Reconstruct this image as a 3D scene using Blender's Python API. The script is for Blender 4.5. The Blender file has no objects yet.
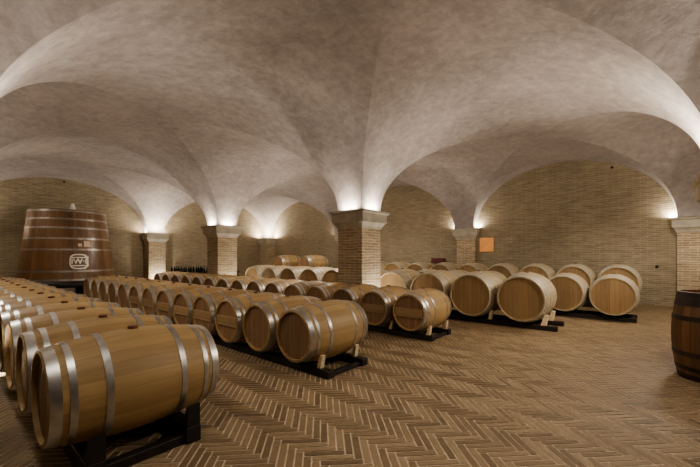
import bpy, math, random
from mathutils import Vector
random.seed(7)
scn = bpy.context.scene
COL = scn.collection
PI = math.pi

# ------------------------------------------------------------------ helpers
class MB:
    """collects vertices / faces / uvs and links them as one mesh object"""
    def __init__(s):
        s.v = []; s.f = []; s.uv = []; s.mi = []; s.sm = []
    def face(s, idx, uv=None, mi=0, smooth=False):
        s.f.append(tuple(idx)); s.uv.append(uv); s.mi.append(mi); s.sm.append(smooth)
    def box(s, x0, x1, y0, y1, z0, z1, mi=0, bev=0.0):
        if bev > 0:
            return s.bevbox(x0, x1, y0, y1, z0, z1, bev, mi)
        b = len(s.v)
        s.v += [(x0,y0,z0),(x1,y0,z0),(x1,y1,z0),(x0,y1,z0),(x0,y0,z1),(x1,y0,z1),(x1,y1,z1),(x0,y1,z1)]
        for q in ((0,3,2,1),(4,5,6,7),(0,1,5,4),(1,2,6,5),(2,3,7,6),(3,0,4,7)):
            s.face([b+i for i in q], mi=mi)
    def bevbox(s, x0, x1, y0, y1, z0, z1, e, mi=0):
        rings = [(x0+e,x1-e,y0+e,y1-e,z0),(x0,x1,y0,y1,z0+e),(x0,x1,y0,y1,z1-e),(x0+e,x1-e,y0+e,y1-e,z1)]
        s.sqrings([[(a,c,z),(b_,c,z),(b_,d,z),(a,d,z)] for a,b_,c,d,z in rings], mi)
    def sqrings(s, rings, mi=0, cap=True):
        b = len(s.v); n = len(rings[0])
        for r in rings: s.v += r
        for k in range(len(rings)-1):
            for i in range(n):
                j = (i+1) % n
                s.face([b+k*n+i, b+k*n+j, b+(k+1)*n+j, b+(k+1)*n+i], mi=mi)
        if cap:
            s.face([b+n-1-i for i in range(n)], mi=mi)
            s.face([b+(len(rings)-1)*n+i for i in range(n)], mi=mi)
    def prism(s, poly, p0, axis, mi=0):
        """poly: list of 2D in the plane normal to axis ('x','y'), p0=(lo,hi) along the axis"""
        def P(a, b, t):
            return (t, a, b) if axis == 'x' else (a, t, b)
        s.sqrings([[P(a, b, p0[0]) for a, b in poly], [P(a, b, p0[1]) for a, b in poly]], mi)
    def lathe_x(s, prof, n, cz, smooth=True, staves=None, closed=False):
        """prof: list of (x, r); revolve about the x axis at height cz"""
        b = len(s.v); m = len(prof)
        for i in range(n):
            a = 2*PI*i/n
            for x, r in prof:
                s.v.append((x, r*math.sin(a), cz + r*math.cos(a)))
        for i in range(n):
            j = (i+1) % n
            for k in range(m if closed else m-1):
                k2 = (k+1) % m
                uv = None
                if staves:
                    u0 = i*staves/n; u1 = (i+1)*staves/n
                    uv = [(u0, prof[k][0]), (u0, prof[k2][0]), (u1, prof[k2][0]), (u1, prof[k][0])]
                s.face([b+i*m+k, b+i*m+k2, b+j*m+k2, b+j*m+k], uv, 0, smooth)
    def lathe_z(s, prof, n, cx=0, cy=0, smooth=True, staves=None, cap_top=False, cap_bot=False, closed=False):
        b = len(s.v); m = len(prof)
        for i in range(n):
            a = 2*PI*i/n
            for r, z in prof:
                s.v.append((cx + r*math.cos(a), cy + r*math.sin(a), z))
        for i in range(n):
            j = (i+1) % n
            for k in range(m if closed else m-1):
                k2 = (k+1) % m
                uv = None
                if staves:
                    u0 = i*staves/n; u1 = (i+1)*staves/n
                    uv = [(u0, prof[k][1]), (u1, prof[k][1]), (u1, prof[k2][1]), (u0, prof[k2][1])]
                s.face([b+i*m+k, b+j*m+k, b+j*m+k2, b+i*m+k2], uv, 0, smooth)
        if cap_top: s.face([b+i*m+m-1 for i in range(n)])
        if cap_bot: s.face([b+(n-1-i)*m for i in range(n)])
    def mesh(s, name, mats):
        me = bpy.data.meshes.new(name)
        me.from_pydata(s.v, [], s.f)
        for m_ in (mats if isinstance(mats, (list, tuple)) else [mats]):
            me.materials.append(m_)
        me.polygons.foreach_set('material_index', s.mi)
        me.polygons.foreach_set('use_smooth', s.sm)
        if any(u is not None for u in s.uv):
            ul = me.uv_layers.new(name='UVMap')
            k = 0
            for p, u in zip(me.polygons, s.uv):
                for q, li in enumerate(p.loop_indices):
                    ul.data[li].uv = u[q] if u else (0.5, 0.5)
        me.update()
        return me
    def build(s, name, mats, parent=None):
        o = bpy.data.objects.new(name, s.mesh(name, mats))
        COL.objects.link(o)
        if parent is not None: o.parent = parent
        return o

def fixnormals(o):
    import bmesh
    bm = bmesh.new(); bm.from_mesh(o.data)
    bmesh.ops.recalc_face_normals(bm, faces=bm.faces)
    bm.to_mesh(o.data); bm.free()
    return o

def empty(name, loc, rz=0.0):
    o = bpy.data.objects.new(name, None)
    o.empty_display_size = 0.2
    COL.objects.link(o)
    o.location = loc; o.rotation_euler = (0, 0, rz)
    return o

def tag(o, label=None, cat=None, group=None, kind=None):
    if label: o['label'] = label
    if cat: o['category'] = cat
    if group: o['group'] = group
    if kind: o['kind'] = kind
    return o

def copy_tree(o, parent=None):
    c = o.copy(); COL.objects.link(c)
    if parent is not None: c.parent = parent
    for ch in list(o.children): copy_tree(ch, c)
    return c

ORD = ['first','second','third','fourth','fifth','sixth','seventh','eighth','ninth','tenth','eleventh','twelfth',
       'thirteenth','fourteenth','fifteenth','sixteenth','seventeenth','eighteenth']

# ------------------------------------------------------------------ materials
def new_mat(name):
    m = bpy.data.materials.new(name); m.use_nodes = True
    nt = m.node_tree
    return m, nt, nt.nodes, nt.links, nt.nodes['Principled BSDF']

def ramp(N, stops):
    r = N.new('ShaderNodeValToRGB')
    e = r.color_ramp.elements
    e[0].position, e[0].color = stops[0][0], (*stops[0][1], 1)
    e[1].position, e[1].color = stops[-1][0], (*stops[-1][1], 1)
    for p, c in stops[1:-1]:
        x = e.new(p); x.color = (*c, 1)
    return r

def mathn(N, L, op, a, b=None, c=None):
    n = N.new('ShaderNodeMath'); n.operation = op
    for i, v in enumerate((a, b, c)):
        if v is None: continue
        if isinstance(v, (int, float)): n.inputs[i].default_value = v
        else: L.new(v, n.inputs[i])
    return n.outputs[0]

def mixc(N, L, fac, a, b, blend='MIX'):
    n = N.new('ShaderNodeMix'); n.data_type = 'RGBA'; n.blend_type = blend
    ins = (n.inputs[0], n.inputs[6], n.inputs[7])
    for s, v in zip(ins, (fac, a, b)):
        if isinstance(v, (int, float)): s.default_value = v
        elif isinstance(v, tuple): s.default_value = (*v, 1) if len(v) == 3 else v
        else: L.new(v, s)
    return n.outputs[2]

def mat_plain(name, col, rough=0.6, metal=0.0, var=0.15, scale=8.0, emit=None):
    m, nt, N, L, P = new_mat(name)
    tc = N.new('ShaderNodeTexCoord'); nz = N.new('ShaderNodeTexNoise')
    nz.inputs['Scale'].default_value = scale; nz.inputs['Detail'].default_value = 4
    L.new(tc.outputs['Object'], nz.inputs['Vector'])
    lo = tuple(c*(1-var) for c in col); hi = tuple(min(1, c*(1+var)) for c in col)
    r = ramp(N, [(0.3, lo), (0.7, hi)]); L.new(nz.outputs['Fac'], r.inputs[0])
    L.new(r.outputs[0], P.inputs['Base Color'])
    P.inputs['Roughness'].default_value = rough; P.inputs['Metallic'].default_value = metal
    if emit:
        P.inputs['Emission Color'].default_value = (*emit[0], 1)
        P.inputs['Emission Strength'].default_value = emit[1]
    return m

def mat_wood(name, lo, hi, rough=0.5, grain_axis='x', line=0.35, varobj=0.25, dark=(0.05,0.03,0.015), gap=0.035, stretch=14.0, mottle=0.5):
    """staves / planks counted along UV u, grain along the given object axis"""
    m, nt, N, L, P = new_mat(name)
    tc = N.new('ShaderNodeTexCoord'); uv = N.new('ShaderNodeUVMap'); uv.uv_map = 'UVMap'
    sep = N.new('ShaderNodeSeparateXYZ'); L.new(uv.outputs[0], sep.inputs[0])
    fl = mathn(N, L, 'FLOOR', sep.outputs[0]); fr = mathn(N, L, 'FRACT', sep.outputs[0])
    oi = N.new('ShaderNodeObjectInfo')
    wn = N.new('ShaderNodeTexWhiteNoise'); wn.noise_dimensions = '2D'
    cb = N.new('ShaderNodeCombineXYZ'); L.new(fl, cb.inputs[0]); L.new(oi.outputs['Random'], cb.inputs[1])
    L.new(cb.outputs[0], wn.inputs['Vector'])
    mp = N.new('ShaderNodeMapping')
    sc = {'x': (2.2, 2.2*stretch, 2.2*stretch), 'z': (2.2*stretch, 2.2*stretch, 2.2)}[grain_axis]
    mp.inputs['Scale'].default_value = sc
    L.new(tc.outputs['Object'], mp.inputs['Vector'])
    off = N.new('ShaderNodeVectorMath'); off.operation = 'ADD'
    cb2 = N.new('ShaderNodeCombineXYZ')
    k = mathn(N, L, 'MULTIPLY', wn.outputs['Value'], 37.0); L.new(k, cb2.inputs[0]); L.new(k, cb2.inputs[2])
    L.new(mp.outputs[0], off.inputs[0]); L.new(cb2.outputs[0], off.inputs[1])
    nz = N.new('ShaderNodeTexNoise'); nz.inputs['Scale'].default_value = 1.0; nz.inputs['Detail'].default_value = 6
    nz.inputs['Roughness'].default_value = 0.6
    L.new(off.outputs[0], nz.inputs['Vector'])
    g = mathn(N, L, 'MULTIPLY', nz.outputs['Fac'], 0.75)
    g = mathn(N, L, 'ADD', g, mathn(N, L, 'MULTIPLY', mathn(N, L, 'SUBTRACT', wn.outputs['Value'], 0.5), 0.30))
    r = ramp(N, [(0.1, lo), (0.62, hi)]); L.new(g, r.inputs[0])
    # broad mottling and object to object variation
    n2 = N.new('ShaderNodeTexNoise'); n2.inputs['Scale'].default_value = 3.0; n2.inputs['Detail'].default_value = 3
    L.new(tc.outputs['Object'], n2.inputs['Vector'])
    v = mathn(N, L, 'ADD', 1.0-varobj*0.5-mottle*0.25, mathn(N, L, 'MULTIPLY', oi.outputs['Random'], varobj))
    v = mathn(N, L, 'ADD', v, mathn(N, L, 'MULTIPLY', n2.outputs['Fac'], mottle*0.5))
    hsv = N.new('ShaderNodeHueSaturation'); L.new(r.outputs[0], hsv.inputs['Color']); L.new(v, hsv.inputs['Value'])
    d = mathn(N, L, 'ABSOLUTE', mathn(N, L, 'SUBTRACT', fr, 0.5))
    ln = mathn(N, L, 'GREATER_THAN', d, 0.5-gap)
    c = mixc(N, L, mathn(N, L, 'MULTIPLY', ln, line), hsv.outputs[0], dark)
    L.new(c, P.inputs['Base Color'])
    P.inputs['Roughness'].default_value = rough
    bp = N.new('ShaderNodeBump'); bp.inputs['Strength'].default_value = 0.25; bp.inputs['Distance'].default_value = 0.004
    hgt = mathn(N, L, 'SUBTRACT', nz.outputs['Fac'], ln)
    L.new(hgt, bp.inputs['Height']); L.new(bp.outputs[0], P.inputs['Normal'])
    return m

def mat_brick(name, c1, c2, mortar, row=0.066, wid=0.27, tint=((0.62,0.60,0.55),(1.1,1.05,0.95))):
    m, nt, N, L, P = new_mat(name)
    geo = N.new('ShaderNodeNewGeometry'); sep = N.new('ShaderNodeSeparateXYZ')
    L.new(geo.outputs['Position'], sep.inputs[0])
    u = mathn(N, L, 'ADD', sep.outputs[0], sep.outputs[1])
    nzw = N.new('ShaderNodeTexNoise'); nzw.inputs['Scale'].default_value = 2.5; nzw.inputs['Detail'].default_value = 2
    L.new(geo.outputs['Position'], nzw.inputs['Vector'])
    wob = mathn(N, L, 'MULTIPLY', mathn(N, L, 'SUBTRACT', nzw.outputs['Fac'], 0.5), 0.05)
    zz = mathn(N, L, 'ADD', sep.outputs[2], wob)
    cb = N.new('ShaderNodeCombineXYZ'); L.new(u, cb.inputs[0]); L.new(zz, cb.inputs[1])
    bt = N.new('ShaderNodeTexBrick')
    bt.inputs['Color1'].default_value = (*c1, 1); bt.inputs['Color2'].default_value = (*c2, 1)
    bt.inputs['Mortar'].default_value = (*mortar, 1)
    bt.inputs['Scale'].default_value = 1.0; bt.inputs['Mortar Size'].default_value = 0.010
    bt.inputs['Mortar Smooth'].default_value = 0.3; bt.inputs['Bias'].default_value = 0.0
    bt.inputs['Brick Width'].default_value = wid; bt.inputs['Row Height'].default_value = row
    L.new(cb.outputs[0], bt.inputs['Vector'])
    # per-brick streaks and large stains
    mp = N.new('ShaderNodeMapping'); mp.inputs['Scale'].default_value = (3.2, 14.0, 1); L.new(cb.outputs[0], mp.inputs['Vector'])
    n1 = N.new('ShaderNodeTexNoise'); n1.inputs['Scale'].default_value = 1.0; n1.inputs['Detail'].default_value = 5
    L.new(mp.outputs[0], n1.inputs['Vector'])
    n2 = N.new('ShaderNodeTexNoise'); n2.inputs['Scale'].default_value = 0.8; n2.inputs['Detail'].default_value = 4
    L.new(geo.outputs['Position'], n2.inputs['Vector'])
    g = mathn(N, L, 'ADD', mathn(N, L, 'MULTIPLY', n1.outputs['Fac'], 0.65), mathn(N, L, 'MULTIPLY', n2.outputs['Fac'], 0.35))
    r = ramp(N, [(0.3, tint[0]), (0.68, tint[1])]); L.new(g, r.inputs[0])
    c = mixc(N, L, 1.0, bt.outputs['Color'], r.outputs[0], 'MULTIPLY')
    L.new(c, P.inputs['Base Color'])
    P.inputs['Roughness'].default_value = 0.9
    bp = N.new('ShaderNodeBump'); bp.inputs['Strength'].default_value = 0.6; bp.inputs['Distance'].default_value = 0.012
    h = mathn(N, L, 'ADD', mathn(N, L, 'MULTIPLY', bt.outputs['Fac'], -0.8), mathn(N, L, 'MULTIPLY', n1.outputs['Fac'], 0.7))
    L.new(h, bp.inputs['Height']); L.new(bp.outputs[0], P.inputs['Normal'])
    return m

def mat_plaster():
    m, nt, N, L, P = new_mat('lime_plaster')
    geo = N.new('ShaderNodeNewGeometry')
    n1 = N.new('ShaderNodeTexNoise'); n1.inputs['Scale'].default_value = 0.55; n1.inputs['Detail'].default_value = 6; n1.inputs['Roughness'].default_value = 0.62
    n2 = N.new('ShaderNodeTexNoise'); n2.inputs['Scale'].default_value = 7.0; n2.inputs['Detail'].default_value = 8; n2.inputs['Roughness'].default_value = 0.7
    n2.inputs['Distortion'].default_value = 0.25
    L.new(geo.outputs['Position'], n1.inputs['Vector']); L.new(geo.outputs['Position'], n2.inputs['Vector'])
    g = mathn(N, L, 'ADD', mathn(N, L, 'MULTIPLY', n1.outputs['Fac'], 0.5), mathn(N, L, 'MULTIPLY', n2.outputs['Fac'], 0.5))
    r = ramp(N, [(0.36, (0.275,0.240,0.218)), (0.5, (0.38,0.338,0.312)), (0.64, (0.505,0.455,0.425))])
    L.new(g, r.inputs[0]); L.new(r.outputs[0], P.inputs['Base Color'])
    P.inputs['Roughness'].default_value = 0.92
    bp = N.new('ShaderNodeBump'); bp.inputs['Strength'].default_value = 0.35; bp.inputs['Distance'].default_value = 0.03
    L.new(n2.outputs['Fac'], bp.inputs['Height']); L.new(bp.outputs[0], P.inputs['Normal'])
    return m

def mat_floor_brick():
    m, nt, N, L, P = new_mat('floor_brick')
    at = N.new('ShaderNodeAttribute'); at.attribute_name = 'tone'
    geo = N.new('ShaderNodeNewGeometry')
    nz = N.new('ShaderNodeTexNoise'); nz.inputs['Scale'].default_value = 18; nz.inputs['Detail'].default_value = 6
    n2 = N.new('ShaderNodeTexNoise'); n2.inputs['Scale'].default_value = 0.6; n2.inputs['Detail'].default_value = 3
    L.new(geo.outputs['Position'], nz.inputs['Vector']); L.new(geo.outputs['Position'], n2.inputs['Vector'])
    g = mathn(N, L, 'ADD', mathn(N, L, 'MULTIPLY', at.outputs['Fac'], 0.5), mathn(N, L, 'MULTIPLY', nz.outputs['Fac'], 0.35))
    g = mathn(N, L, 'ADD', g, mathn(N, L, 'MULTIPLY', n2.outputs['Fac'], 0.25))
    r = ramp(N, [(0.2, (0.165,0.113,0.064)), (0.55, (0.285,0.200,0.116)), (0.9, (0.40,0.295,0.18))])
    L.new(g, r.inputs[0]); L.new(r.outputs[0], P.inputs['Base Color'])
    P.inputs['Roughness'].default_value = 0.55
    bp = N.new('ShaderNodeBump'); bp.inputs['Strength'].default_value = 0.3; bp.inputs['Distance'].default_value = 0.004
    L.new(nz.outputs['Fac'], bp.inputs['Height']); L.new(bp.outputs[0], P.inputs['Normal'])
    return m

M = {}
M['plaster'] = mat_plaster()
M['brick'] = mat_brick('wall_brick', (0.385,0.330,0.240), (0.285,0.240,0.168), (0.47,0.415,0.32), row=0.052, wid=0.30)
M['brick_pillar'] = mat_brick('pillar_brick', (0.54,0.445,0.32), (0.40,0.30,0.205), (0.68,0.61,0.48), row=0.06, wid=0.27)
M['floor_brick'] = mat_floor_brick()
M['mortar'] = mat_plain('floor_mortar', (0.74,0.62,0.44), 0.85, var=0.2)
M['stone'] = mat_plain('capital_stone', (0.50,0.455,0.365), 0.85, var=0.18, scale=5)
M['oak'] = mat_wood('barrel_oak', (0.32,0.206,0.092), (0.49,0.337,0.160), rough=0.5, line=0.35, gap=0.015, varobj=0.2)
M['oak_head'] = mat_wood('barrel_head_oak', (0.19,0.108,0.056), (0.32,0.195,0.102), rough=0.6, grain_axis='z', line=0.65, gap=0.03)
M['oak_bar'] = mat_wood('crossbar_oak', (0.27,0.17,0.085), (0.41,0.275,0.14), rough=0.6, line=0.0)
M['oak_pale'] = mat_wood('cask_pale_oak', (0.36,0.275,0.155), (0.54,0.43,0.26), rough=0.55, line=0.35, gap=0.02)
M['oak_pale_head'] = mat_wood('cask_head_oak', (0.21,0.132,0.060), (0.335,0.22,0.104), rough=0.6, grain_axis='z', line=0.55, gap=0.025)
M['oak_old'] = mat_wood('aged_dark_oak', (0.075,0.036,0.014), (0.19,0.095,0.038), rough=0.5, grain_axis='z', line=0.6)
M['oak_vat'] = mat_wood('vat_oak', (0.085,0.044,0.018), (0.21,0.112,0.048), rough=0.38, grain_axis='z', line=0.6, gap=0.03, mottle=0.7)
M['steel'] = mat_plain('galvanised_steel', (0.56,0.55,0.53), 0.36, 0.9, var=0.18, scale=14)
M['steel_dull'] = mat_plain('dull_hoop_steel', (0.58,0.55,0.48), 0.5, 0.6, var=0.2, scale=10)
M['iron'] = mat_plain('dark_hoop_iron', (0.055,0.045,0.04), 0.5, 0.6, var=0.3)
M['vat_hoop'] = mat_plain('vat_hoop_steel', (0.30,0.27,0.24), 0.42, 0.75, var=0.2)
M['rack'] = mat_plain('rack_black_timber', (0.020,0.015,0.012), 0.55, var=0.35, scale=20)
M['wedge'] = mat_plain('wedge_pale_wood', (0.78,0.64,0.42), 0.6, var=0.15, scale=30)
M['bung'] = mat_plain('bung_brown', (0.17,0.065,0.035), 0.5, var=0.2, scale=30)
M['glass'] = mat_plain('bottle_dark_glass', (0.014,0.018,0.012), 0.12, var=0.2)
M['cork'] = mat_plain('bottle_capsule', (0.05,0.012,0.014), 0.35, var=0.2)
M['emblem'] = mat_plain('emblem_pale_metal', (0.72,0.66,0.56), 0.4, 0.3, var=0.1)
M['paper'] = mat_plain('label_paper', (0.72,0.55,0.40), 0.8, var=0.08)
M['white'] = mat_plain('white_plastic', (0.78,0.75,0.68), 0.35, var=0.05)
M['amber'] = mat_plain('amber_glow', (0.85,0.42,0.16), 0.6, var=0.08, scale=3, emit=((1.0,0.36,0.08), 0.10))
M['black'] = mat_plain('black_fixture', (0.015,0.014,0.013), 0.5, var=0.2)
M['darkred'] = mat_plain('dark_red_paint', (0.12,0.025,0.018), 0.5, var=0.25)
M['led'] = mat_plain('led_lens', (0.8,0.78,0.7), 0.4, var=0.02, emit=((1.0,0.86,0.68), 6.0))

# ------------------------------------------------------------------ layout (metres)
H = 0.975                      # one unit of the survey = height of capital tops above the eye
EYE = 1.33
ZC = EYE + H                   # top of the capitals, springing of the vault
ZCROWN = EYE + 2.95*H
LX, LY = 6.41*H, 6.02*H
PX = [-0.14*H, 6.27*H]         # free pillars, x
PY = [-1.0*H, 5.02*H, 11.04*H]
XW, YW = 12.68*H, 17.06*H      # right and back walls
XL, YF = PX[0]-LX, PY[0]-LY    # left and front walls (outside the frame)
SH = 0.34                      # half width of a pillar shaft
CA = 0.487                     # half width of a capital
RISE = ZCROWN - ZC

# ------------------------------------------------------------------ floor: herringbone bricks, one mesh
def make_floor():
    W = 0.056; n = 5; gap = 0.0115
    verts = []; faces = []; mi = []; tone = []
    x0, x1, y0, y1 = XL, XW, YF, YW
    verts += [(x0,y0,-0.004),(x1,y0,-0.004),(x1,y1,-0.004),(x0,y1,-0.004)]
    faces.append((0,1,2,3)); mi.append(1); tone.append(0.5)
    c = math.sqrt(0.5)
    rnd = random.Random(3)
    cx, cy = (x0+x1)/2, (y0+y1)/2
    R = 17.0
    K = int(R/W)
    def add(a0, a1, b0, b1):
        # brick in pattern space (units of W) -> rotate 45 deg
        ca, cb = (a0+a1)/2*W, (b0+b1)/2*W
        px, py = cx + c*(ca-cb), cy + c*(ca+cb)
        if px < x0-0.1 or px > x1+0.1 or py < y0-0.1 or py > y1+0.1: return
        g = gap/2
        q = [(a0*W+g,b0*W+g),(a1*W-g,b0*W+g),(a1*W-g,b1*W-g),(a0*W+g,b1*W-g)]
        b = len(verts)
        for a, b_ in q:
            X = min(max(cx + c*(a-b_), x0), x1); Y = min(max(cy + c*(a+b_), y0), y1)
            verts.append((X, Y, 0.0))
        faces.append((b,b+1,b+2,b+3)); mi.append(0); tone.append(rnd.random())
    for k in range(-K, K):
        jm = int(K/(2*n))+2
        for j in range(-jm-abs(k)//(2*n)-1, jm+abs(k)//(2*n)+2):
            a = k + 2*n*j; b = k
            add(a, a+n, b, b+1)
            add(a+n, a+n+1, b+1-n, b+1)
    me = bpy.data.meshes.new('floor')
    me.from_pydata(verts, [], faces)
    me.materials.append(M['floor_brick']); me.materials.append(M['mortar'])
    me.polygons.foreach_set('material_index', mi)
    at = me.attributes.new('tone', 'FLOAT', 'FACE'); at.data.foreach_set('value', tone)
    me.update()
    o = bpy.data.objects.new('floor', me); COL.objects.link(o)
    return tag(o, kind='structure')
make_floor()

# ------------------------------------------------------------------ walls
def wall(name, x0, x1, y0, y1):
    m = MB(); m.box(x0, x1, y0, y1, -0.05, ZCROWN+0.25)
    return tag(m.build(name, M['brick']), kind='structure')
T = 0.3
wall('wall_right', XW, XW+T, YF, YW+T)
wall('wall_back', XL, XW, YW, YW+T)
wall('wall_left', XL-T, XL, YF-T, YW+T)
wall('wall_front', XL, XW+T, YF-T, YF)

# ------------------------------------------------------------------ groin vaults, one continuous plaster shell
def make_vault():
    n = 64
    def params(L):
        s = L/2 - SH
        t = [math.sin(PI/2*(-1+2*i/n)) for i in range(n+1)]
        pts = [-L/2] + [s*v for v in t] + [L/2]
        hh = [0.0] + [math.sqrt(max(0, 1-v*v)) for v in t] + [0.0]
        return pts, hh
    def smax(a, b, k=0.012):
        kk = k*min(1.0, 4*(1-max(a, b))+0.0)*min(1.0, 6*max(a, b))
        if kk < 1e-5: return max(a, b)
        h = max(kk-abs(a-b), 0.0)/kk
        return max(a, b)+h*h*kk*0.25
    ax, ah = params(LX); bx, bh = params(LY)
    verts = []; faces = []
    N_ = n+3
    for i0 in range(3):
        for j0 in range(4):
            ox = XL + LX*(i0+0.5); oy = YF + LY*(j0+0.5)
            b = len(verts)
            for i in range(N_):
                for j in range(N_):
                    verts.append((ox+ax[i], oy+bx[j], ZC + RISE*smax(ah[i], bh[j])))
            for i in range(N_-1):
                for j in range(N_-1):
                    a, c, d, e = b+i*N_+j, b+(i+1)*N_+j, b+(i+1)*N_+j+1, b+i*N_+j+1
                    mid_i, mid_j = i-(N_-1)/2+0.5, j-(N_-1)/2+0.5
                    if mid_i*mid_j > 0:       # diagonals follow the groins
                        faces += [(a,d,c),(a,e,d)]
                    else:
                        faces += [(a,e,c),(c,e,d)]
    me = bpy.data.meshes.new('ceiling'); me.from_pydata(verts, [], faces)
    me.materials.append(M['plaster'])
    import bmesh
    bm = bmesh.new(); bm.from_mesh(me)
    bmesh.ops.remove_doubles(bm, verts=bm.verts, dist=1e-4)
    bm.to_mesh(me); bm.free()
    me.polygons.foreach_set('use_smooth', [True]*len(me.polygons))
    me.set_sharp_from_angle(angle=math.radians(10))
    me.update()
    o = bpy.data.objects.new('ceiling', me); COL.objects.link(o)
    return tag(o, kind='structure')
make_vault()

# ------------------------------------------------------------------ pillars and pilasters
CAPH = 0.375
def cap_rings(x0, x1, y0, y1, open_sides=()):
    """square rings of a capital around shaft x0..x1,y0..y1; sides in open_sides stay flush (against a wall)"""
    prof = [(0.0, 0.0), (0.022, 0.0), (0.03, 0.04), (0.075, 0.115), (0.105, 0.12), (0.105, 0.315), (0.142, 0.322), (0.147, 0.335), (0.147, CAPH-0.002), (0.0, CAPH-0.002)]
    out = []
    for e, z in prof:
        a = x0-(0 if '-x' in open_sides else e); b = x1+(0 if '+x' in open_sides else e)
        c = y0-(0 if '-y' in open_sides else e); d = y1+(0 if '+y' in open_sides else e)
        out.append([(a,c,ZC-CAPH+z),(b,c,ZC-CAPH+z),(b,d,ZC-CAPH+z),(a,d,ZC-CAPH+z)])
    return out
def pillar(name, x0, x1, y0, y1, label, cat, group, flush=()):
    if '+x' in flush: x1 -= 0.003
    if '+y' in flush: y1 -= 0.003
    e = empty(name, ((x0+x1)/2, (y0+y1)/2, 0))
    tag(e, label, cat, group)
    ox, oy = e.location.x, e.location.y
    m = MB(); m.box(x0-ox, x1-ox, y0-oy, y1-oy, 0.0, ZC-CAPH+0.002)
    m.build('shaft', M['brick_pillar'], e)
    m = MB(); m.sqrings([[(a-ox,b-oy,z) for a,b,z in r] for r in cap_rings(x0,x1,y0,y1,flush)])
    m.build('capital', M['stone'], e)
    return e
GP = 'square brick pillars carrying the vaults'; GQ = 'brick pilasters against the walls'
pl = {(0,0): None,
      (0,1): 'brick pillar cut off by the left edge, only its capital corner showing',
      (0,2): 'brick pillar behind the left foreground row, outside the frame',
      (1,0): 'brick pillar cut off by the right edge, beside the dark upright barrel',
      (1,1): 'large square brick pillar with stone capital standing in the middle of the cellar',
      (1,2): 'square brick pillar with stone capital, left of and beyond the central pillar'}
for (i, j), lab in pl.items():
    if lab is None or (i, j) == (0, 2): continue
    x, y = PX[i], PY[j]
    pillar('brick_pillar', x-SH, x+SH, y-SH, y+SH, lab, 'pillar', GP)
PD = 0.145
XP = 12.38*H + PD               # front of pilaster shafts on the right wall
YP = YW - (XW-XP)
pilasters = [
    (XP, XW, PY[0]-SH, PY[0]+SH, 'brick pilaster on right wall behind the dark upright barrel', ('+x',)),
    (XP, XW, PY[1]-SH, PY[1]+SH, 'brick pilaster on right wall beside the glowing amber panel', ('+x',)),
    (XP, XW, PY[2]-SH, PY[2]+SH, 'brick pilaster on right wall half hidden behind the central pillar', ('+x',)),
    (PX[1]-SH, PX[1]+SH, YW-0.55, YW, 'brightly lit brick pilaster on back wall, right of the large vat', ('+y',)),
    (XW-0.62, XW, YW-0.62, YW, 'corner brick pilaster where the back and right walls meet', ('+x','+y')),
]
for x0, x1, y0, y1, lab, fl in pilasters:
    pillar('brick_pilaster', x0, x1, y0, y1, lab, 'pilaster', GQ, fl)

# ------------------------------------------------------------------ barrels
def barrel_proto(kind, R, r, Lh, hoops, mats, nseg=48, staves=26, bar=False, gauge=0.004):
    """origin at the bottom of the bilge; axis along x from 0 to Lh, at height R"""
    wood, headm, hoopm = mats
    def prof(x):
        t = 2*x/Lh-1
        return R-(R-r)*abs(t)**2.0
    e = empty(kind, (0,0,0))
    e['category'] = 'barrel'
    th = 0.024; rec = 0.035
    m = MB()
    xs = [Lh*i/18 for i in range(19)]
    P = [(rec, r-th-0.002), (0.004, r-th), (0.0, r-th+0.003), (0.0, r-0.004), (0.003, r)]
    P += [(x, prof(x)) for x in xs[1:-1]]
    P += [(Lh-0.003, r), (Lh, r-0.004), (Lh, r-th+0.003), (Lh-0.004, r-th), (Lh-rec, r-th-0.002)]
    m.lathe_x(P, nseg, R, True, staves)
    b = m.build('body', wood, e)
    b.data.set_sharp_from_angle(angle=math.radians(40))
    # two heads of vertical boards
    for end in (0, 1):
        m = MB(); rr = r-th; k = 9
        xo = rec-0.008 if end == 0 else Lh-rec+0.008
        xi = rec+0.012 if end == 0 else Lh-rec-0.012
        bw = 2*rr/k
        base = len(m.v)
        ang = [2*PI*i/nseg for i in range(nseg)]
        for xx in (xo, xi):
            m.v += [(xx, rr*math.sin(a), R+rr*math.cos(a)) for a in ang]
        f0 = list(range(nseg)); f1 = [nseg+i for i in range(nseg)]
        uvs = [((rr+rr*math.sin(a))/bw*0.999, math.cos(a)) for a in ang]
        if end == 0: m.face(f0, uvs); m.face(f1[::-1], uvs[::-1])
        else: m.face(f0[::-1], uvs[::-1]); m.face(f1, uvs)
        for i in range(nseg):
            j = (i+1) % nseg
            m.face([f0[i], f1[i], f1[j], f0[j]])
        h = m.build('head', headm, e)
        if bar and end == 0:
            m = MB()
            hw = math.sqrt(rr*rr-0.085**2)-0.004
            m.bevbox(rec-0.03, rec-0.009, -hw, hw, R-0.045, R+0.065, 0.006)
            m.bevbox(rec-0.03, rec-0.009, -hw, hw, R-0.048-0.028, R-0.048, 0.006)
            m.uv = [[(0.5, 0.5)]*len(f) for f in m.f]
            c = m.build('crossbar', M['oak_bar'], h)
    for a0, a1 in hoops:
        m = MB()
        g = gauge
        q = [(a0, prof(a0)-0.001), (a0, prof(a0)+g), ((a0+a1)/2, prof((a0+a1)/2)+g), (a1, prof(a1)+g), (a1, prof(a1)-0.001)]
        m.lathe_x(q, nseg, R, True)
        o = m.build('hoop', hoopm, e)
        o.data.set_sharp_from_angle(angle=math.radians(40))
    m = MB()
    m.lathe_z([(0.031, 2*R-0.012), (0.031, 2*R+0.012), (0.026, 2*R+0.02)], 14, Lh/2, 0, cap_top=True, cap_bot=True)
    m.build('bung', M['bung'], e)
    return e

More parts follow.
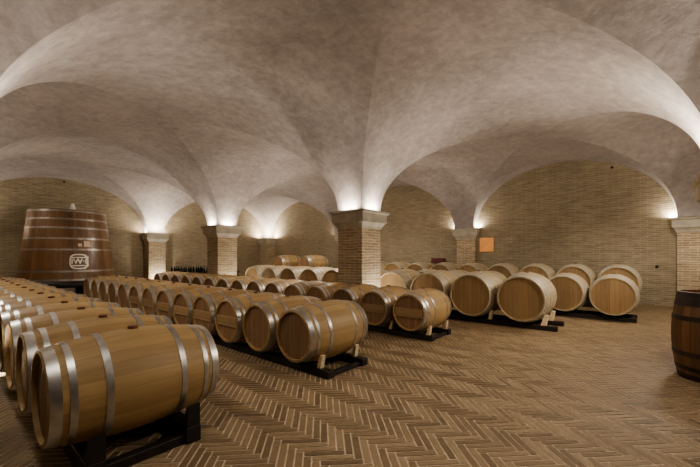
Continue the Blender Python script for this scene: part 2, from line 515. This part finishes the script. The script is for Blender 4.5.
def sym(hs, Lh):
    return hs + [(Lh-b, Lh-a) for a, b in hs[::-1]]
RB, rB, LB = 0.350, 0.287, 0.975
SPB = 0.70
h225 = sym([(0.006,0.06), (0.092,0.126), (0.255,0.293)], LB)
mats225 = (M['oak'], M['oak_head'], M['steel'])
proto_plain = barrel_proto('wine_barrel', RB-0.002, rB, LB, h225, mats225)
proto_bar = barrel_proto('wine_barrel', RB-0.002, rB, LB, h225, mats225, bar=True)
RT, rT, LT = 0.462, 0.405, 1.02
h500 = sym([(0.004,0.05), (0.085,0.12), (0.155,0.19), (0.285,0.325)], LT)
proto_cask = barrel_proto('oak_cask', RT, rT, LT, h500, (M['oak_pale'], M['oak_pale_head'], M['steel_dull']), nseg=56, staves=34)

used = set()
def place(proto, loc, label, group, scale=1.0):
    if proto.name in used:
        o = copy_tree(proto)
    else:
        o = proto; used.add(proto.name)
    o.location = loc
    if scale != 1.0: o.scale = (scale,)*3
    tag(o, label, 'barrel', group)
    return o

RH = 0.085                      # height of the low racks
# row A, left foreground
XA, YA, NA, RHA = 0.40, 2.81, 14, 0.115
for k in range(NA):
    lab = ('oak barrel with galvanised hoops nearest the camera, heading the left foreground row' if k == 0 else
           f'oak barrel with galvanised hoops, {ORD[k]} from the near end of the left foreground row')
    place(proto_plain, (XA-0.008, YA+SPB*k, RHA), lab, 'barrels in the left foreground row').scale.x = 1.045
# row B, middle
XB, YB, NB = 2.555, 3.005, 13
for k in range(NB):
    lab = ('oak barrel with plain boarded head, wedged at the near end of the middle row' if k == 0 else
           f'oak barrel in the middle row, {ORD[k]} from its near end')
    place(proto_bar if 2 <= k <= 7 else proto_plain, (XB, YB+SPB*k, RH), lab, 'barrels in the middle row')
# row C, in front of the central pillar
XC, YC, NC = 4.79, 2.848, 15
for k in range(NC):
    lab = ('oak barrel with crossbar on its head, at near end of row before the central pillar' if k == 0 else
           f'oak barrel in the row before the central pillar, {ORD[k]} from its near end')
    place(proto_bar, (XC, YC+SPB*k, RH), lab, 'barrels in the row before the central pillar')
# row D, large casks right of the central pillar
XD, YD, ND, SPD = 6.80, 1.72, 10, 0.932
for k in range(ND):
    lab = ('large pale oak cask at near end of row passing behind the central pillar' if k == 0 else
           f'large pale oak cask, {ORD[k]} from near end of row passing behind the central pillar')
    place(proto_cask, (XD, YD+SPD*k, RH), lab, 'large casks in the row behind the central pillar')
# row E
XE, YE, NE, SPE, SE = 8.75, 0.495, 6, 0.862, 0.93
for k in range(NE):
    lab = ('large pale cask at right end of the casks, with boarded head facing the camera' if k == 0 else
           f'large cask in second row from right wall, {ORD[k]} from its right end')
    place(proto_cask, (XE, YE+SPE*k, RH), lab, 'large casks in the second row from the right wall', SE)
# row F, along the right wall, on higher rails
XF, YF_, NF, SPF, RHF = 10.70, 0.50, 10, 0.936, 0.19
for k in range(NF):
    lab = ('large cask nearest the right edge in the raised row along the right wall' if k == 0 else
           f'large cask in raised row along the right wall, {ORD[k]} from its right end')
    place(proto_cask, (XF, YF_+SPF*k, RHF), lab, 'large casks in the raised row along the right wall')
# small stacked barrels far behind, left of the central pillar
XS, YS = 8.75, 9.27
for k in range(6):
    place(proto_plain, (XS, YS+0.76*k, RH),
          f'oak barrel in bottom layer of the far stack, {ORD[k]} from its right end', 'bottom barrels of the far stack')
dz = math.sqrt((2*RB)**2-0.38**2)
for k, lab in ((0, 'right one of two oak barrels lying on top of the far stack'), (2, 'left one of two oak barrels lying on top of the far stack')):
    place(proto_plain, (XS, YS+0.76*k+0.38, RH+dz+0.002), lab, 'barrels on top of the far stack')

# dark upright barrel at the right edge
def upright():
    e = empty('upright_barrel', (5.39, -0.575, 0), 0.3)
    tag(e, 'dark aged oak barrel standing upright at the right edge of the photo', 'barrel')
    Hh, R, r = 0.94, 0.345, 0.285
    pr = lambda z: R-(R-r)*abs(2*z/Hh-1)**2
    m = MB()
    P = [(r-0.026, Hh-0.035), (r-0.022, Hh), (r, Hh-0.002)]
    P = [(r, 0.0)] + [(pr(Hh*i/18), Hh*i/18) for i in range(1,18)] + [(r, Hh-0.002), (r-0.022, Hh), (r-0.026, Hh-0.035)]
    m.lathe_z(P, 48, staves=26, cap_bot=True)
    m.build('body', M['oak_old'], e).data.set_sharp_from_angle(angle=math.radians(40))
    m = MB(); m.lathe_z([(r-0.026, Hh-0.055), (r-0.026, Hh-0.033)], 48, cap_top=True, cap_bot=True)
    m.uv = [[(0.5+4*m.v[i][0]/r, m.v[i][1]) for i in f] for f in m.f]
    m.build('head', M['oak_old'], e)
    for a0, a1 in ((0.004,0.06),(0.10,0.145),(0.255,0.305),(Hh-0.305,Hh-0.255),(Hh-0.15,Hh-0.062),(Hh-0.06,Hh-0.004)):
        m = MB(); m.lathe_z([(pr(a0)-0.001,a0),(pr(a0)+0.004,a0),(pr(a1)+0.004,a1),(pr(a1)-0.001,a1)], 48)
        m.build('hoop', M['iron'], e).data.set_sharp_from_angle(angle=math.radians(40))
upright()

# ------------------------------------------------------------------ racks and wedges
def rack(x, L, y0, y1, h, label, inset=0.19, cradles=False, nx=6, wide=0.10, first=0.03):
    e = empty('barrel_rack', (x+L/2, y0, 0))
    tag(e, label, 'rack', 'low black racks under the barrel rows')
    rails = (-L/2+inset, L/2-inset)
    for rx in rails:
        m = MB(); m.bevbox(rx-wide/2, rx+wide/2, 0, y1-y0, 0.0, h, 0.006); m.build('rail', M['rack'], e)
    for k in range(nx):
        yy = first + (y1-y0-0.1-first)*k/(nx-1)
        m = MB(); m.bevbox(rails[0]+wide/2+0.001, rails[1]-wide/2-0.001, yy, yy+0.07, 0.0, h*0.55, 0.004); m.build('cross_beam', M['rack'], e)
    if cradles:
        for rx in rails:
            m = MB()
            # block shaped to the belly of the first barrel, standing on the rail end
            m.prism([(-0.0, h+0.001), (0.13, h+0.001), (0.055, h+0.065), (0.0, h+0.16)], (rx-wide/2+0.005, rx+wide/2-0.005), 'x')
            fixnormals(m.build('cradle', M['rack'], e))
    return e
rack(XA, LB, YA-0.36, YA+SPB*(NA-1)+0.36, RHA, 'black timber rack with cradles under the left foreground row', cradles=True, inset=0.2)
rack(XB, LB, YB-0.42, YB+SPB*(NB-1)+0.40, RH, 'black timber rack under the middle row of barrels')
rack(XC, LB, YC-0.34, YC+SPB*(NC-1)+0.40, RH, 'black timber rack under the row before the central pillar')
rack(XD, LT, YD-0.56, YD+SPD*(ND-1)+0.50, RH, 'black timber rack under the large casks behind the central pillar', inset=0.2, first=0.55)
rack(XE, LT*SE, YE-0.38, YE+SPE*(NE-1)+0.50, RH, 'black timber rack under the second cask row from right wall')
rack(XF, LT, YF_-0.20, YF_+SPF*(NF-1)+0.50, RHF, 'tall black timber rack under the raised casks along right wall', inset=0.2)
rack(XS, LB, YS-0.42, YS+0.76*5+0.42, RH, 'black timber rack under the far barrel stack')

def wedge(xr, yc, R, Lh, r, s, label, group, x0, ztop=RH):
    """pale wooden chock on a rail, against the -y flank of a barrel whose axis is at yc"""
    # belly radius where the rail passes
    t = 2*(xr-x0)/Lh-1; rr = R-(R-r)*t*t
    phi = math.radians(46)
    # touching point on the belly
    ty = yc - rr*math.sin(phi) - 0.02*s; tz = ztop+R-rr*math.cos(phi)
    poly = [(ty-0.045*s, ztop+0.001), (ty+0.035*s, ztop+0.001), (ty-0.008, tz-0.002), (ty-0.022, tz+0.03*s), (ty-0.075*s, tz+0.03*s)]
    o = empty('wooden_wedge', (xr, ty, ztop))
    bpy.data.objects.remove(o)
    m = MB(); m.prism([(a-ty, b-ztop) for a, b in poly], (-0.04*s, 0.04*s), 'x')
    o = fixnormals(m.build('wooden_wedge', M['wedge']))
    o.location = (xr, ty, ztop)
    return tag(o, label, 'wedge', group)
GW = 'pale wooden wedges chocking the barrels'
def wedges(x0, L, yc, R, r, inset, where, s=0.85, rails=2):
    s *= 0.85
    for q, xr in enumerate((x0+inset, x0+L-inset)[:rails]):
        wedge(xr, yc, R, L, r, s, f'pale wooden wedge under the {"front" if q == 0 else "back"} of {where}', GW, x0)
wedges(XB, LB, YB, RB, rB, 0.19, 'the nearest barrel of the middle row')
wedges(XC, LB, YC, RB, rB, 0.19, 'the nearest barrel before the central pillar')
wedges(XC, LB, YC+SPB, RB, rB, 0.19, 'the second barrel before the central pillar', rails=1, s=0.8)
wedges(XD, LT, YD, RT, rT, 0.2, 'the nearest large cask behind the central pillar', s=1.25)
wedges(XD, LT, YD+SPD, RT, rT, 0.2, 'the second large cask behind the central pillar', s=1.0, rails=1)

# ------------------------------------------------------------------ large vat
def make_vat():
    VX, VY = 2.76, 14.45
    zb, zt, rb, rt = 0.56, 2.76, 1.27, 1.0
    e = empty('wooden_vat', (VX, VY, 0))
    tag(e, 'huge tapered wooden vat with steel hoops and pale emblem against the back wall', 'vat')
    rad = lambda z: rb+(rt-rb)*(z-zb)/(zt-zb)
    m = MB()
    P = [(rad(zb), zb)] + [(rad(zb+(zt-zb)*i/10), zb+(zt-zb)*i/10) for i in range(1, 10)] + [(rt, zt), (rt-0.05, zt), (rt-0.05, zt-0.08)]
    m.lathe_z(P, 96, staves=64, cap_bot=True)
    m.build('body', M['oak_vat'], e).data.set_sharp_from_angle(angle=math.radians(40))
    m = MB(); m.lathe_z([(rt-0.052, zt-0.13), (rt-0.052, zt-0.07)], 64, cap_top=True, cap_bot=True)
    m.uv = [[(0.5+8*m.v[i][0], m.v[i][1]) for i in f] for f in m.f]
    m.build('lid', M['oak_vat'], e)
    for zc in (0.60, 0.86, 1.52, 1.86, 2.19, 2.46, 2.71):
        m = MB(); a0, a1 = zc-0.028, zc+0.028
        m.lathe_z([(rad(a0)-0.001,a0),(rad(a0)+0.006,a0),(rad(a1)+0.006,a1),(rad(a1)-0.001,a1)], 96)
        m.build('hoop', M['vat_hoop'], e).data.set_sharp_from_angle(angle=math.radians(40))
    # stand
    m = MB(); m.lathe_z([(1.30, 0.36), (1.30, 0.555)], 48, cap_top=True, cap_bot=True); m.build('base', M['rack'], e)
    for i in range(8):
        a = 2*PI*i/8+0.3
        m = MB(); cx, cy = 1.08*math.cos(a), 1.08*math.sin(a)
        m.bevbox(cx-0.11, cx+0.11, cy-0.11, cy+0.11, 0.0, 0.359, 0.012); m.build('leg', M['rack'], e)
    # stopper on the lid
    m = MB(); m.lathe_z([(0.085, zt-0.069), (0.085, zt+0.05), (0.06, zt+0.13), (0.05, zt+0.2), (0.035, zt+0.23)], 20, 0.0, -0.55, cap_top=True, cap_bot=True)
    m.build('airlock', M['white'], e)
    # things fixed to the curved front: helper frame (tangent, up) at an azimuth
    slope = math.atan2(rb-rt, zt-zb)
    def on_front(az, z, off):
        r_ = rad(z)+off
        p = Vector((r_*math.cos(az), r_*math.sin(az), z))
        out = Vector((math.cos(az)*math.cos(slope), math.sin(az)*math.cos(slope), math.sin(slope)))
        tan = Vector((-math.sin(az), math.cos(az), 0))
        up = out.cross(tan)
        return p, tan, up, out
    def curved(az, zc, poly_uv, thick, mat, name, parent, off=0.002):
        """extrude a closed 2-D outline (u along tangent, v up) that follows the curve of the vat"""
        m = MB(); n_ = len(poly_uv); r0 = rad(zc)
        for o_ in (off, off+thick):
            for u, v in poly_uv:
                a = az + u/r0
                r_ = rad(zc+v)+o_
                m.v.append((r_*math.cos(a), r_*math.sin(a), zc+v))
        return m, n_
    def plate(az, zc, w, h, thick, mat, name, parent):
        k = 8
        poly = [(-w/2+w*i/k, -h/2) for i in range(k+1)] + [(w/2-w*i/k, h/2) for i in range(k+1)]
        m, n_ = curved(az, zc, poly, thick, mat, name, parent)
        for i in range(n_):
            j = (i+1) % n_
            m.face([i, j, n_+j, n_+i])
        for i in range(k):
            m.face([i, i+1, n_-2-i, n_-1-i][::-1]); m.face([n_+i, n_+i+1, n_+n_-2-i, n_+n_-1-i])
        return fixnormals(m.build(name, mat, parent))
    azc = math.atan2(-VY, -VX)                 # towards the camera
    azE = azc + 0.21
    zE = 1.155
    # emblem: rounded ring, two bars, letters
    m = MB(); n_ = 48; W2, H2, tk = 0.235, 0.235, 0.04
    def sup(a, w, h, p=3.2):
        c, s_ = math.cos(a), math.sin(a)
        return (math.copysign(abs(c)**(2/p), c)*w, math.copysign(abs(s_)**(2/p), s_)*h)
    rings = []
    for w, h, o_ in ((W2,H2,0.004),(W2,H2,0.03),(W2-tk,H2-tk,0.03),(W2-tk,H2-tk,0.004)):
        ring = []
        for i in range(n_):
            u, v = sup(2*PI*i/n_, w, h)
            a = azE + u/rad(zE); r_ = rad(zE+v)+o_
            ring.append((r_*math.cos(a), r_*math.sin(a), zE+v))
        rings.append(ring)
    m.sqrings(rings + [rings[0]], cap=False)
    em = fixnormals(m.build('emblem', M['emblem'], e))
    for dz_ in (0.125, -0.125):
        plate(azE+0.012, zE+dz_, 0.46, 0.035, 0.03, M['emblem'], 'emblem_bar', em)
    cu = bpy.data.curves.new('lettering', 'FONT'); cu.body = 'IW·I'; cu.size = 0.22; cu.extrude = 0.012
    cu.align_x = 'CENTER'; cu.align_y = 'CENTER'; cu.space_character = 0.98; cu.offset = 0.006
    tmp = bpy.data.objects.new('tmp_text', cu); COL.objects.link(tmp)
    dg = bpy.context.evaluated_depsgraph_get(); dg.update()
    me = bpy.data.meshes.new_from_object(tmp.evaluated_get(dg))
    bpy.data.objects.remove(tmp)
    for v in me.vertices:
        x, y, z = v.co
        a = azE + x/rad(zE); r_ = rad(zE+y)+0.016+z
        v.co = (r_*math.cos(a), r_*math.sin(a), zE+y)
    me.materials.clear(); me.materials.append(M['emblem'])
    lt = bpy.data.objects.new('lettering', me); COL.objects.link(lt); lt.parent = em
    plate(azc+0.41, 1.70, 0.17, 0.19, 0.004, M['paper'], 'paper_note', e)['label'] = 'larger beige paper note'
    plate(azc+0.245, 1.665, 0.10, 0.09, 0.004, M['paper'], 'paper_note', e)['label'] = 'small beige paper note'
make_vat()

# ------------------------------------------------------------------ bottles along the back wall
def make_bottles():
    b0, b1 = PX[1]+0.62, PX[1]+4.0
    e = empty('low_bench', ((b0+b1)/2, YW-0.32, 0))
    tag(e, 'low dark timber bench along the back wall, carrying a row of bottles', 'bench')
    w = (b1-b0)/2
    m = MB(); m.bevbox(-w, w, -0.2, 0.2, 0.47, 0.53, 0.008); m.build('bench_top', M['rack'], e)
    for sx in (-w+0.1, 0, w-0.1):
        m = MB(); m.bevbox(sx-0.05, sx+0.05, -0.16, 0.16, 0.0, 0.469, 0.006); m.build('leg', M['rack'], e)
    root = empty('wine_bottle', (0,0,0))
    m = MB(); m.lathe_z([(0.034,0.0),(0.038,0.006),(0.038,0.19),(0.034,0.215),(0.018,0.25),(0.0145,0.262),(0.0145,0.318),(0.012,0.32)], 18, cap_top=True, cap_bot=True)
    m.build('glass_body', M['glass'], root)
    m = MB(); m.lathe_z([(0.0152,0.268),(0.0157,0.272),(0.0165,0.315),(0.0165,0.325)], 16, cap_top=True)
    m.build('capsule', M['cork'], root)
    n = 30
    for k in range(n):
        o = root if k == 0 else copy_tree(root)
        o.location = (b0+0.08+(b1-b0-0.16)*k/(n-1)+random.uniform(-.02,.02), YW-0.30+random.uniform(-.06,.06), 0.531)
        tag(o, 'dark glass wine bottle standing on the low bench by the back wall', 'bottle', 'dark wine bottles lined up on the back wall bench')
make_bottles()

# ------------------------------------------------------------------ small fixtures on the walls
def wall_hit(px, py, plane):
    """point of the right ('x') or back ('y') wall seen at a place of the survey photo"""
    f, yh, th = 348.1, 255.8, 0.7021
    r = (px-350)/f
    dx, dy = math.cos(th)+r*math.sin(th), math.sin(th)-r*math.cos(th)
    d = XW/dx if plane == 'x' else YW/dy
    return Vector((d*dx, d*dy, EYE+(yh-py)/f*d))
p = wall_hit(487, 244.8, 'x')
e = empty('wall_lamp', (XW, p.y, p.z)); tag(e, 'glowing amber square lamp panel on the right wall beside a pilaster', 'lamp')
m = MB(); m.bevbox(-0.06, -0.012, -0.235, 0.235, -0.24, 0.24, 0.008); m.build('shade', M['amber'], e)
m = MB(); m.bevbox(-0.011, -0.001, -0.18, 0.18, -0.19, 0.19, 0.002); m.build('back_plate', M['black'], e)
for (px, py, pln, lab) in ((612, 167.5, 'x', 'small dark round fixture high on the right wall near its arch top'),
                           (657, 266.5, 'x', 'small dark round fixture low on the right wall near the upright barrel'),
                           (64, 182, 'y', 'small dark round fixture high on back wall above the vat')):
    p = wall_hit(px, py, pln)
    m = MB(); m.lathe_x([(-0.05,0.018),(-0.045,0.032),(-0.001,0.035)], 16, 0)
    m.face([i*3 for i in range(16)][::-1]); 
    o = m.build('wall_fixture', M['black']); o.location = p
    if pln == 'y': o.rotation_euler = (0, 0, PI/2)
    tag(o, lab, 'fixture')
p = wall_hit(439, 260.5, 'x')
m = MB(); m.bevbox(-0.13, -0.001, -0.26, 0.26, -0.09, 0.09, 0.01)
o = m.build('wall_box', M['darkred']); o.location = (XW, p.y, p.z)
tag(o, 'flat dark red box fixed to right wall left of the pilaster', 'box')

# ------------------------------------------------------------------ lights
WARM = (1.0, 0.905, 0.785)
LW = {'cap': 13.0, 'floor': 45.0}
def strip(x, y, z, lx, ly, power, col=WARM):
    l = bpy.data.lights.new('capital_strip', 'AREA'); l.shape = 'RECTANGLE'; l.size = lx; l.size_y = ly
    l.energy = power; l.color = col
    o = bpy.data.objects.new('capital_strip', l); COL.objects.link(o)
    o.location = (x, y, z); o.rotation_euler = (PI, 0, 0)      # shining up
    return o
def cap_lights(x0, x1, y0, y1, flush, power):
    w = 0.06; off = 0.085; z = ZC+0.012
    lx, ly = (x1-x0), (y1-y0)
    side = 1.0 if not flush else 4.5
    def half(q): return q*0.55 if q > 0.4 else q
    front = 3.2 if flush else 1.0
    if '-y' not in flush: strip((x0+x1)/2, y0-off, z, half(lx), w, power*lx*(side if '+x' in flush else front))
    if '+y' not in flush: strip((x0+x1)/2, y1+off, z, half(lx), w, power*lx*(side if '+x' in flush else 1))
    if '-x' not in flush: strip(x0-off, (y0+y1)/2, z, w, half(ly), power*ly*(front if '+x' in flush else 1))
    if '+x' not in flush: strip(x1+off, (y0+y1)/2, z, w, half(ly), power*ly)
for i in range(2):
    for j in range(3):
        x, y = PX[i], PY[j]
        if (i, j) != (0, 0): cap_lights(x-SH, x+SH, y-SH, y+SH, (), LW['cap'])
for x0, x1, y0, y1, lab, fl in pilasters:
    cap_lights(x0, x1, y0, y1, fl, LW['cap'])
cap_lights(PX[0]-SH, PX[0]+SH, YW-0.5, YW, ('+y',), LW['cap'])

def omni(x, y, power, z=ZC+0.09):  # unseen point fill added near the capitals to brighten floor and barrels
    l = bpy.data.lights.new('capital_fill', 'POINT'); l.energy = power; l.color = WARM; l.shadow_soft_size = 0.03
    o = bpy.data.objects.new('capital_fill', l); COL.objects.link(o); o.location = (x, y, z)
PO = 105.0
def down(x, y, power, z=ZC-0.05, ang=150):  # added overhead fill for barrel tops and floor, no fixture hangs here
    l = bpy.data.lights.new('overhead_fill', 'SPOT'); l.energy = power; l.color = WARM; l.shadow_soft_size = 0.3
    l.spot_size = math.radians(ang); l.spot_blend = 0.6
    o = bpy.data.objects.new('overhead_fill', l); COL.objects.link(o); o.location = (x, y, z)
PDN = 150.0
for x, y, z, k in ((-0.1, 7.8, 3.9, 0.9), (0.1, 1.9, 3.7, 0.35), (3.0, -0.85, 3.7, 0.9), (-0.1, 13.6, 3.9, 0.8), (9.2, 7.8, 3.8, 0.9), (9.1, -0.95, 3.7, 1.7)):
    down(x, y, PDN*k, z)

for (i, j, sides, pw) in ((0,1,'+x',0.3), (1,0,'+x',0.5), (1,0,'+y',1.1), (1,1,'+x',0.3), (1,1,'+y',0.8), (1,2,'+x +y',0.8)):
    for sd in sides.split():
        dx, dy = {'+x': (1,0), '-x': (-1,0), '+y': (0,1), '-y': (0,-1)}[sd]
        omni(PX[i]+dx*0.45, PY[j]+dy*0.45, PO*pw)

def floor_spot(x, y, tx, ty, tz, power, ang=100):
    l = bpy.data.lights.new('floor_uplight', 'SPOT'); l.energy = power; l.color = (1.0, 0.94, 0.84)
    l.spot_size = math.radians(ang); l.spot_blend = 0.9; l.shadow_soft_size = 0.04
    o = bpy.data.objects.new('floor_uplight', l); COL.objects.link(o)
    o.location = (x, y, 0.09)
    o.rotation_euler = (Vector((tx, ty, tz))-o.location).to_track_quat('-Z', 'Y').to_euler()
for i, j in ((1,1),(1,2),(0,1)):
    x, y = PX[i], PY[j]
    floor_spot(x+0.1, y-SH-0.22, x+0.1, y-SH, 0.9, LW['floor']*(1.6 if j == 1 else 1))
floor_spot(PX[1], YW-0.9, PX[1], YW-0.55, 0.6, LW['floor']*1.5)
floor_spot(PX[1]+SH+0.12, PY[1]-0.25, XD, PY[1]-0.4, 0.7, LW['floor']*0.8, 120)
floor_spot(PX[1]+SH+0.12, PY[2]-0.75, XD, PY[2]-0.9, 0.7, LW['floor']*0.8, 120)
floor_spot(PX[0]+SH+0.15, PY[1]+0.5, PX[0]+SH+0.3, PY[1]+0.9, 0.0, LW['floor']*0.5, 120)

w = bpy.data.worlds.new('cellar_world'); scn.world = w; w.use_nodes = True
w.node_tree.nodes['Background'].inputs[0].default_value = (0.9, 0.8, 0.7, 1)
w.node_tree.nodes['Background'].inputs[1].default_value = 0.02

# ------------------------------------------------------------------ camera
cam = bpy.data.cameras.new('camera'); co = bpy.data.objects.new('camera', cam); COL.objects.link(co)
cam.sensor_fit = 'HORIZONTAL'; cam.sensor_width = 36.0
cam.lens = 348.1/700*36.0
cam.shift_y = (255.8-233.5)/700
co.location = (0, 0, EYE)
th = 0.7021
co.rotation_euler = Vector((math.cos(th), math.sin(th), 0)).to_track_quat('-Z', 'Y').to_euler()
cam.clip_start = 0.05; cam.clip_end = 200
scn.camera = co
scn.view_settings.view_transform = 'AgX'
scn.view_settings.look = 'AgX - Medium High Contrast'
scn.view_settings.exposure = 0.52
try:
    scn.cycles.use_denoising = True
    scn.cycles.max_bounces = 10; scn.cycles.diffuse_bounces = 7
    scn.cycles.sample_clamp_indirect = 6.0
except Exception: pass
